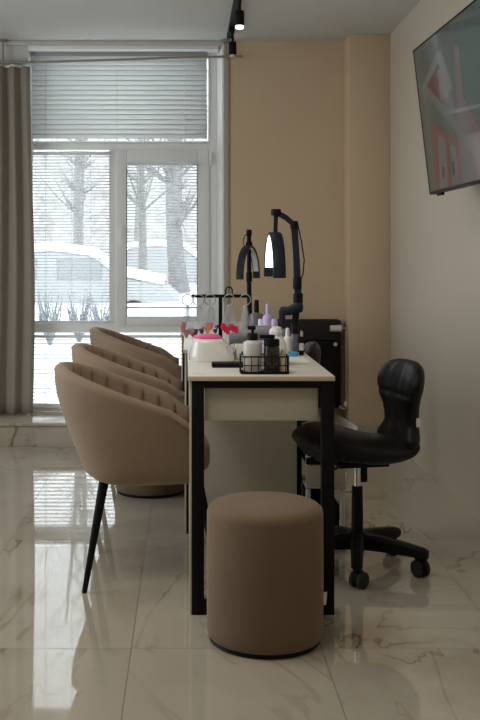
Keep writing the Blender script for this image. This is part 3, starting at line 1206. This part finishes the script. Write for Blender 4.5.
bottle('pump_bottle', 'clear pump bottle with black pump at the left of the wire basket', (.232, 3.485, TZ + .0052), .033, .110, M['frost'], M['blackplastic'], neck=.45, cap=(.55, .022), pump=(.018, .016), liquid=.30)
bottle('pump_bottle', 'dark brown pump bottle with broad black top in the wire basket', (.297, 3.468, TZ + .0052), .028, .093, M['smoke'], M['blackplastic'], neck=.85, cap=(.98, .020), pump=(.042, .006))
bottle('dropper_bottle', 'tiny cream bottle at the right end of the wire basket', (.337, 3.475, TZ + .0052), .0125, .052, M['liquid'], M['edge'], neck=.6, cap=(.7, .024))
# --- tissue dispenser behind
td = thing('tissue_dispenser', 'white rounded tissue dispenser behind the wire basket', 'dispenser', (.333, 3.72, TZ))
MB().lathe([(.044, 0), (.046, .004), (.045, .055), (.040, .083), (.030, .104), (.014, .110)], n=32).build('body', M['gloss'], td, smooth=60)
random.seed(4)
rs = []
for i in range(7):
    v = i / 6
    rs.append([Vector(((.013 + .010 * math.sin(PI * min(1, v * 1.1)) * (1 + .35 * math.sin(5 * 2 * PI * k / 30 + v * 2))) * math.cos(2 * PI * k / 30), (.011 + .008 * math.sin(PI * min(1, v * 1.1)) * (1 + .35 * math.sin(4 * 2 * PI * k / 30 + v))) * math.sin(2 * PI * k / 30), .106 + v * .036 + .004 * math.sin(3 * 2 * PI * k / 30) * v)) for k in range(30)])
MB().rings(rs).build('tissue', M['whitesoft'], td, smooth=70)

# --- e-file machine
ef = thing('nail_drill_machine', 'small cream nail drill box right of the white nail lamp', 'nail drill', (.222, 3.98, TZ))
MB().box((-.025, -.05, 0), (.032, .05, .058), .008).build('body', M['gloss'], ef)
MB().tube([(.004, -.049, .026), (.004, -.060, .026)], [.009, .008], 14).build('dial', M['blackplastic'], ef)
# --- grey hand rest cushion
hr = thing('hand_rest', 'grey padded arched hand rest cushion across the desk', 'cushion', (.335, 4.44, TZ + .0005))
rs = []
for i in range(17):
    x = -.145 + .29 * i / 16
    q = abs(x) / .145
    hh = .069 + .033 * (1 - q ** 2)
    w_ = .055 * (1 - .2 * q ** 6)
    rs.append([Vector((x, w_ * math.cos(a) * 1.0, (hh - .034) * (1 if k < 0 else 1) + .033 * math.sin(a))) for k, a in enumerate([2 * PI * j / 28 for j in range(28)])])
MB().rings(rs).build('pad', M['greycloth'], hr, smooth=60)
for sx in (-.125, .125):
    MB().box((sx - .015, -.04, 0), (sx + .015, .04, .035), .006).build('foot', M['gloss'], hr)

# --- sample rack with rings
rk = thing('sample_rack', 'black stand with a bar holding rings of nail samples', 'rack', (.148, 4.30, TZ))
MB().box((-.055, -.05, 0), (.055, .05, .010), .003).build('base', M['blackmetal'], rk)
MB().box((-.008, -.008, .008), (.008, .008, .243), .0015).build('post', M['blackmetal'], rk)
MB().box((-.124, -.007, .230), (.121, .007, .244), .002).build('bar', M['blackmetal'], rk)
hk = []
for q in range(15):
    a = PI * (q / 14) * 1.35 - .6
    hk.append((.037 - .015 * math.cos(a) * 1.0, 0, .262 + .016 * math.sin(a)))
MB().tube([(.022, 0, .242)] + [(.037 - .014 * math.cos(PI * q / 8), 0, .262 + .014 * math.sin(PI * q / 8)) for q in range(9)] + [(.051, 0, .247)], .003, 8).build('hook', M['blackmetal'], rk)


def sample_ring(label, xw, tips, spread=.28, Y=4.283, ln=.075):
    r = thing('sample_ring', label, 'nail samples', (xw, Y, TZ + .222), group='rings of nail samples on the rack')
    RR = .0232
    MB().tube([(RR * math.cos(2 * PI * k / 28), -.012, RR * math.sin(2 * PI * k / 28)) for k in range(28)], .0020, 8, closed=True).build('ring', M['ring'], r)
    n = len(tips)
    for i, (cm, band) in enumerate(tips):
        a = (i / (n - 1) - .5) * 2 * spread
        t = MB()
        z0, z1 = -.020, -.020 - ln * (1 + .25 * ((i * 7) % 3 - 1) * .4)
        d = Vector((math.sin(a), 0, -math.cos(a)))
        w_ = Vector((math.cos(a), 0, math.sin(a)))
        yo = -.012 + .004 * (i - n / 2)
        base = Vector((RR * .9 * math.sin(a * .8), yo, -RR * .95))
        L_ = z0 - z1 + .03
        pts = []
        prof = [(0, .004), (.15, .0075), (.5, .010), (.8, .0115), (.93, .009), (1, .003)]
        k0 = 1 - band

        def strip(lo, hi, m, dy):
            rows = []
            N = 8
            for q in range(N + 1):
                s_ = lo + (hi - lo) * q / N
                for z in range(len(prof) - 1):
                    if prof[z][0] <= s_ <= prof[z + 1][0]:
                        f_ = (s_ - prof[z][0]) / (prof[z + 1][0] - prof[z][0])
                        hw = prof[z][1] + f_ * (prof[z + 1][1] - prof[z][1])
                        break
                c_ = base + d * (L_ * s_)
                rows.append([c_ + w_ * (hw * e) + Vector((0, dy + .003 * e * e, 0)) for e in (-1, -.5, 0, .5, 1)])
            t.grid(rows, m)
        strip(0, 1, M['tip'], 0)
        if band > 0:
            strip(k0, 1, M[cm], -.0012)
        t.build('nail_tip', None, r)
    return r


T = 'tip'
sample_ring('leftmost ring of clear and pink nail samples on the rack bar', px(187.5, 0, 4.283).x, [('tip_pink', .40), (T, 0), ('tip_pink', .25), (T, 0), ('tip_pink', .22), ('tip_red', .12)], .16, ln=.10)
sample_ring('ring of clear nail samples with dark ends, second from the rack left', px(198.5, 0, 4.283).x, [(T, 0), ('tip_pink', .12), ('tip_dark', .25), (T, 0), ('tip_dark', .2), (T, 0), ('tip_pink', .12)], .30, ln=.095, Y=4.268)
sample_ring('ring of nail samples with orange and magenta spots by the rack post', px(210, 0, 4.283).x, [('tip_pink', .10), (T, 0), ('tip_orange', .36), ('tip_mag', .3), (T, 0), ('tip_dark', .15), ('tip_dark', .15)], .26, ln=.085)
sample_ring('ring of clear nail samples with crimson ends right of the rack post', px(229, 0, 4.283).x, [('tip_red', .26), ('tip_red', .24), ('tip_red', .27), ('tip_red', .26), ('tip_red', .24), ('tip_red', .25)], .24, ln=.088)
sample_ring('rightmost ring of plain clear nail samples on the rack bar', px(245, 0, 4.283).x, [(T, 0), (T, 0), (T, 0), (T, 0), (T, 0)], .12, ln=.095)

# --- bottles farther along the desk
def dbottle(name, label, x, ybase, ytop, wpx, Y, mat, capmat, capf, **k):
    """placed at depth Y; its foot on the desk top"""
    X = (x - 186) * Y / 1000
    ztop = 1.2 - (ytop - 260) * Y / 1000
    Hh = ztop - TZ
    return bottle(name, label, (X, Y, TZ), wpx * Y / 2000, Hh * (1 - capf), mat, capmat, cap=(k.pop('capr', .6), Hh * capf), **k)


dbottle('nail_bottle', 'grey bottle with black cap behind the sample rings', 256.5, 0, 300, 14, 4.75, M['greyglass'], M['blackplastic'], .28, neck=.3, capr=.36)
dbottle('nail_bottle', 'lavender pointed bottle, tallest of the small bottles', 267.5, 0, 304, 10, 4.66, M['lavender'], M['lavender'], .25, neck=.40, capr=.36)
dbottle('nail_bottle', 'short lavender bottle beside the pointed lavender one', 274.5, 0, 319, 8, 4.56, M['lavender'], M['lavender'], .2, capr=.8)
dbottle('nail_bottle', 'small pale lavender bottle left of the pointed lavender one', 260.5, 0, 319, 7, 4.68, M['lavender'], M['gloss'], .25, capr=.7)
dbottle('nail_bottle', 'slim white dropper bottle behind the hand rest', 280, 0, 327, 6, 4.32, M['gloss'], M['gloss'], .34, neck=.5, capr=.5)
dbottle('nail_bottle', 'wider white dropper bottle next to the blue tape roll', 287.5, 0, 328, 8.5, 4.20, M['gloss'], M['gloss'], .32, neck=.5, capr=.5)
dbottle('nail_bottle', 'dark glass bottle with black lid at the foot of the lit lamp', 294.5, 0, 327, 8, 4.12, M['greyglass'], M['blackplastic'], .2, neck=.8, capr=.95)
b = dbottle('nail_bottle', 'slim black bottle with a white label beside the desk edge', 301.5, 0, 331, 5, 4.12, M['blackplastic'], M['edge'], .22, neck=.6, capr=.6)
MB().lathe([(.0106, .02), (.0106, .05)], n=18, cap=False).build('label', M['labelw'], b)
# --- blue tape roll
bt = MB()
rs = []
for k in range(32):
    a = 2 * PI * k / 32
    rs.append([Vector((rr * math.cos(a), rr * math.sin(a), zz)) for rr, zz in ((.022, .001), (.030, .0), (.030, .018), (.022, .017))])
bt.rings(rs, loop=True)
bt = bt.build('tape_roll', M['blue'])
bt.location = (.425, 4.06, TZ)
tag(bt, 'cyan blue ring of tape lying by the dark bottles', 'tape')
pp = MB().box((-.07, -.10, 0), (.07, .10, .010), .004).build('paper_towel', M['whitesoft'])
pp.location = (.400, 3.86, TZ)
tag(pp, 'folded white paper towel on the desk right of the basket', 'towel')


# ================================================================== lamps with half moon heads
def arch_lamp(label, head_c, yaw, lit, base, path, collar, cable, armr, armmat):
    l = thing('desk_lamp', label, 'lamp', base, group='half moon desk lamps clamped to the desks')
    B = Vector(base)
    p = MB()
    p.tube([Vector(q) - B for q in path[0]], path[1], 14)
    p.build('pole', M['blackplastic'], l)
    if armr:
        for pts, fl in armr:
            (MB().tube([Vector(q) - B for q in pts], fl, 14) if isinstance(fl, list) else MB().tube([Vector(q) - B for q in pts], .01, 12, flat=fl)).build('arm', armmat, l)
    for q, r_, h_ in collar:
        MB().lathe([(r_ * .8, -h_), (r_, -h_ * .8), (r_, h_ * .8), (r_ * .8, h_)], Vector(q) - B, 18).build('joint', M['blackplastic'], l)
    MB().tube([Vector(q) - B for q in cable], .0028, 8).build('cable', M['blackplastic'], l)
    # clamp holding the desk edge
    c = MB()
    c.box((-.028, -.03, 0), (.028, .03, .012), .003)
    c.lathe([(.02, .01), (.02, .06), (.014, .068)], n=18)
    c.build('clamp', M['blackplastic'], l)
    # head: half ring, axis along local x
    RR, wd, thk = .188, (.052 if lit else .042), .012
    hc = Vector(head_c) - B
    Mz = Matrix.Rotation(yaw, 4, 'Z')
    o_r, i_r = [], []
    NA = 40
    a0_, a1_ = R(-2), R(182)
    for k in range(NA + 1):
        a = a0_ + (a1_ - a0_) * k / NA
        e = (.04 if k in (0, NA) else 0)
        def P(rr, xx):
            return hc + Mz @ Vector((xx, -rr * math.cos(a), rr * math.sin(a) - .188))
        ring = [P(RR, -wd / 2 + .004), P(RR, wd / 2 - .004), P(RR - .003, wd / 2), P(RR - thk, wd / 2), P(RR - thk, -wd / 2), P(RR - .003, -wd / 2)]
        o_r.append(ring)
        i_r.append([P(RR - thk - .0002, -wd / 2 + .005), P(RR - thk - .0002, wd / 2 - .005), P(RR - thk - .004, wd / 2 - .006), P(RR - thk - .004, -wd / 2 + .006)])
    head = MB().rings(o_r).build('head', M['navyplastic'], l, smooth=40)
    MB().rings(i_r[3:-3]).build('diffuser', M['led'] if lit else M['led_off'], head, smooth=40)
    return l


# far lamp, unlit
p1 = px(249, 0, 5.8)
arch_lamp('unlit half moon desk lamp on the farther desk, left of the lit one', (.362, 5.80, 1.285), R(-19), False, (.375, 5.86, TZ),
          ([(.375, 5.86, TZ + .02), (.370, 5.86, 1.02), (.369, 5.86, 1.372)], [.016, .014, .0125]),
          [((.370, 5.86, 1.10), .018, .03), ((.369, 5.86, 1.36), .017, .018), ((.369, 5.85, 1.285), .02, .022)],
          [(.360, 5.85, 1.36), (.340, 5.83, 1.335), (.332, 5.83, 1.30), (.345, 5.83, 1.275)], None, None)
# near lamp, lit
arch_lamp('lit half moon desk lamp with jointed arm standing at the desk edge', (.380, 4.30, 1.320), R(1.7), True, (.452, 4.27, TZ),
          ([(.452, 4.27, TZ + .02), (.470, 4.29, .95), (.482, 4.30, 1.05)], [.017, .015, .014]),
          [((.482, 4.30, 1.035), .021, .024), ((.465, 4.30, 1.35), .017, .018), ((.387, 4.30, 1.405), .022, .014), ((.479, 4.30, 1.10), .019, .028)],
          [(.478, 4.29, 1.36), (.495, 4.29, 1.28), (.507, 4.29, 1.20), (.502, 4.29, 1.14), (.486, 4.29, 1.10)],
          [([(.482, 4.30, 1.03), (.474, 4.30, 1.2), (.465, 4.30, 1.35)], (.026, .028)),
           ([(.465, 4.30, 1.35), (.43, 4.30, 1.382), (.387, 4.30, 1.405)], (.022, .022)),
           ([(.387, 4.30, 1.41), (.384, 4.30, 1.31)], (.017, .017)),
           ([(.500, 4.28, .998), (.494, 4.28, .998), (.470, 4.28, .994), (.440, 4.28, .982), (.412, 4.28, .982), (.402, 4.28, .982)], [.014, .021, .024, .020, .020, .014]),
           ([(.411, 4.28, .985), (.411, 4.28, .94), (.411, 4.28, .925)], [.014, .014, .010])], M['navyplastic'])

# ================================================================== outside
random.seed(11)
rows = []
NX, NY = 60, 60


def gz(x, y):
    t = min(1, max(0, (y - 7.3) / 13))
    return .02 + .5 * t * t * (3 - 2 * t) + .06 * math.sin(x * .9 + y * .35) * t + max(0, y - 22) * .018


for j in range(NY + 1):
    y = 7.26 + 62 * (j / NY) ** 1.8
    rows.append([(-32 + 64 * k / NX, y, gz(-32 + 64 * k / NX, y)) for k in range(NX + 1)])
gr = MB().grid(rows).build('ground_snow', M['snow'])
gr['kind'] = 'structure'


hm, hnt, hb_ = new_mat('hazy_wooded_slope')
htc = hnt.nodes.new('ShaderNodeTexCoord')
hmp = hnt.nodes.new('ShaderNodeMapping')
hmp.inputs['Scale'].default_value = (1.6, 1.0, 0.45)
hno = hnt.nodes.new('ShaderNodeTexNoise')
hno.inputs['Scale'].default_value = 1.3
hno.inputs['Detail'].default_value = 8
hno.inputs['Roughness'].default_value = 0.75
hno.inputs['Distortion'].default_value = 0.8
hrp = hnt.nodes.new('ShaderNodeValToRGB')
hrp.color_ramp.elements[0].position = 0.35
hrp.color_ramp.elements[0].color = (0.25, 0.24, 0.235, 1)
hrp.color_ramp.elements[1].position = 0.65
hrp.color_ramp.elements[1].color = (0.50, 0.50, 0.50, 1)
hnt.links.new(htc.outputs['Object'], hmp.inputs['Vector'])
hnt.links.new(hmp.outputs[0], hno.inputs['Vector'])
hnt.links.new(hno.outputs['Fac'], hrp.inputs[0])
hnt.links.new(hrp.outputs[0], hb_.inputs['Base Color'])
hb_.inputs['Roughness'].default_value = 0.95
rows = []
for j in range(13):
    v = j / 12
    rows.append([(-40 + 80 * k / 50, 46 + 14 * v + 1.5 * math.sin(k * .7), gz(0, 46) + 11 * v * (1 + .12 * math.sin(k * .45)) - .5) for k in range(51)])
hl = MB().grid(rows).build('hill_slope', hm)
hl['kind'] = 'structure'


def tree(label, x, y, hgt, r, mat, seed, nb=14, lean=0.0, spread=1.0, group='bare trees outside the window', name='bare_tree'):
    rnd = random.Random(seed)
    z0 = gz(x, y) - .05
    t = thing(name, label, 'tree', (x, y, z0), group=group)
    pts = []
    rr = []
    for i in range(13):
        v = i / 12
        pts.append(Vector((lean * v * hgt + .06 * math.sin(5 * v + seed), .05 * math.cos(4 * v + seed), v * hgt)))
        rr.append(r * (1.25 if i == 0 else 1) * (1 - .75 * v))
    MB().tube(pts, rr, 10).build('trunk', mat, t, smooth=60)
    b = MB()
    for i in range(nb):
        v = .25 + .72 * rnd.random()
        p = pts[int(v * 12)]
        a = rnd.random() * 2 * PI
        L_ = (.5 + rnd.random()) * spread * (1.2 - v * .6)
        d = Vector((math.cos(a), math.sin(a), .6 + .6 * rnd.random()))
        mid = p + d * L_ * .5 + Vector((0, 0, -.05))
        end = p + d * L_
        b.tube([p, mid, end], [r * .28 * (1.1 - v * .7), r * .18 * (1.1 - v * .7), r * .06], 5)
        for q in range(4):
            s0 = p.lerp(end, .3 + .17 * q)
            dd = Vector((rnd.uniform(-1, 1), rnd.uniform(-1, 1), rnd.uniform(-.3, .9))).normalized() * L_ * .4
            b.tube([s0, s0 + dd * .6, s0 + dd + Vector((0, 0, -.05))], [r * .08, r * .06, r * .03], 4)
    b.build('branches', mat, t, smooth=60)
    return t


tree('thick frosted tree trunk outside the right window pane', px(179, 0, 20).x, 20, 5.2, .20, M['bark'], 3, 40, -.035, 1.0)
tree('slender leaning tree outside the left window pane', px(82, 0, 24).x, 24, 7, .10, M['twig'], 5, 26, -.05, 1.2)
tree('slender tree beside the sash frame outside the window', px(140, 0, 22).x, 22, 7, .11, M['twig'], 8, 26, .02, 1.2)
for i in range(7):
    tree(['bare hazy tree far off behind the curtain edge', 'bare hazy tree far off, second from the curtain', 'bare hazy tree far off, third from the curtain', 'bare hazy tree far off above the car roof', 'bare hazy tree far off behind the mullion', 'bare hazy tree far off behind the frosted trunk', 'bare hazy tree far off at the right window edge'][i],
         -7.6 + i * 1.45, (31, 37, 43)[i % 3], 10, .13, M['twig'], 20 + i, 70, .01, .62, 'hazy bare trees in the distance')


def car(label, x, y, rz, scale=1.0):
    c = thing('snowy_car', label, 'car', (x, y, gz(x, y) - .58), rz, group='snow covered parked cars')
    prof = [(-2.1, .35), (-2.15, .75), (-2.0, .95), (-1.45, 1.0), (-.9, 1.42), (-.2, 1.5), (.5, 1.42), (1.1, 1.02), (1.9, .88), (2.1, .7), (2.12, .35)]
    rs = []
    for (yy, s_) in ((-.85, .96), (-.80, 1.0), (.80, 1.0), (.85, .96)):
        rs.append([Vector((p[0] * s_, yy, .3 + (p[1] - .3) * s_)) for p in prof])
    MB().rings(rs).build('body', M['carpaint'], c, smooth=30)
    sn = []
    top = [(-1.95, .97), (-1.45, 1.02), (-.92, 1.44), (-.2, 1.52), (.5, 1.44), (1.05, 1.08), (1.85, .91)]
    rows_ = []
    for yy in (-.86, -.7, 0, .7, .86):
        k = 0.02 if abs(yy) > .8 else .14
        rows_.append([(p[0], yy, p[1] + k) for p in top])
    o = MB().grid(rows_).build('snow_cover', M['snow'], c, smooth=60)
    md_ = o.modifiers.new('thickness', 'SOLIDIFY')
    md_.thickness = .06
    for (a0_, a1_) in ((-1.25, -.3), (-.2, .85)):
        w_ = MB()
        zt = 1.36
        w_.box((a0_ + .15, -.857, .98), (a1_ - .12, -.835, zt), .03)
        w_.build('side_window', M['carglass'], c)
    for xx in (-1.35, 1.3):
        MB().tube([(xx, -.88, .31), (xx, -.66, .31)], .31, 22).build('wheel', M['tyre'], c)
    return c


car('snow covered parked car outside the left pane', px(62, 0, 18).x, 18.6, R(0))
car('snow covered parked car outside the right pane behind the tree', px(150, 0, 26).x, 26, R(180))
# snowed shrub row under the left pane
for i in range(3):
    hb = MB()
    rnd = random.Random(60 + i)
    x, y = px(50 + i * 26, 0, 12).x, 12 + .35 * (i % 2)
    for k in range(45):
        a = rnd.random() * 2 * PI
        d = Vector((math.cos(a) * .15, math.sin(a) * .15, .36 + rnd.random() * .32))
        hb.tube([(0, 0, 0), d * .5 + Vector((rnd.uniform(-.05, .05), 0, 0)), d], [.010, .008, .004], 4)
    o = hb.build('frosted_shrub', M['hedge'])
    o.location = (x, y, gz(x, y) - .02)
    tag(o, ['dark frosted shrub outside nearest the curtain', 'dark frosted shrub outside, second from the curtain', 'dark frosted shrub outside next to the sash frame'][i], 'shrub', 'frosted shrubs below the parked car')
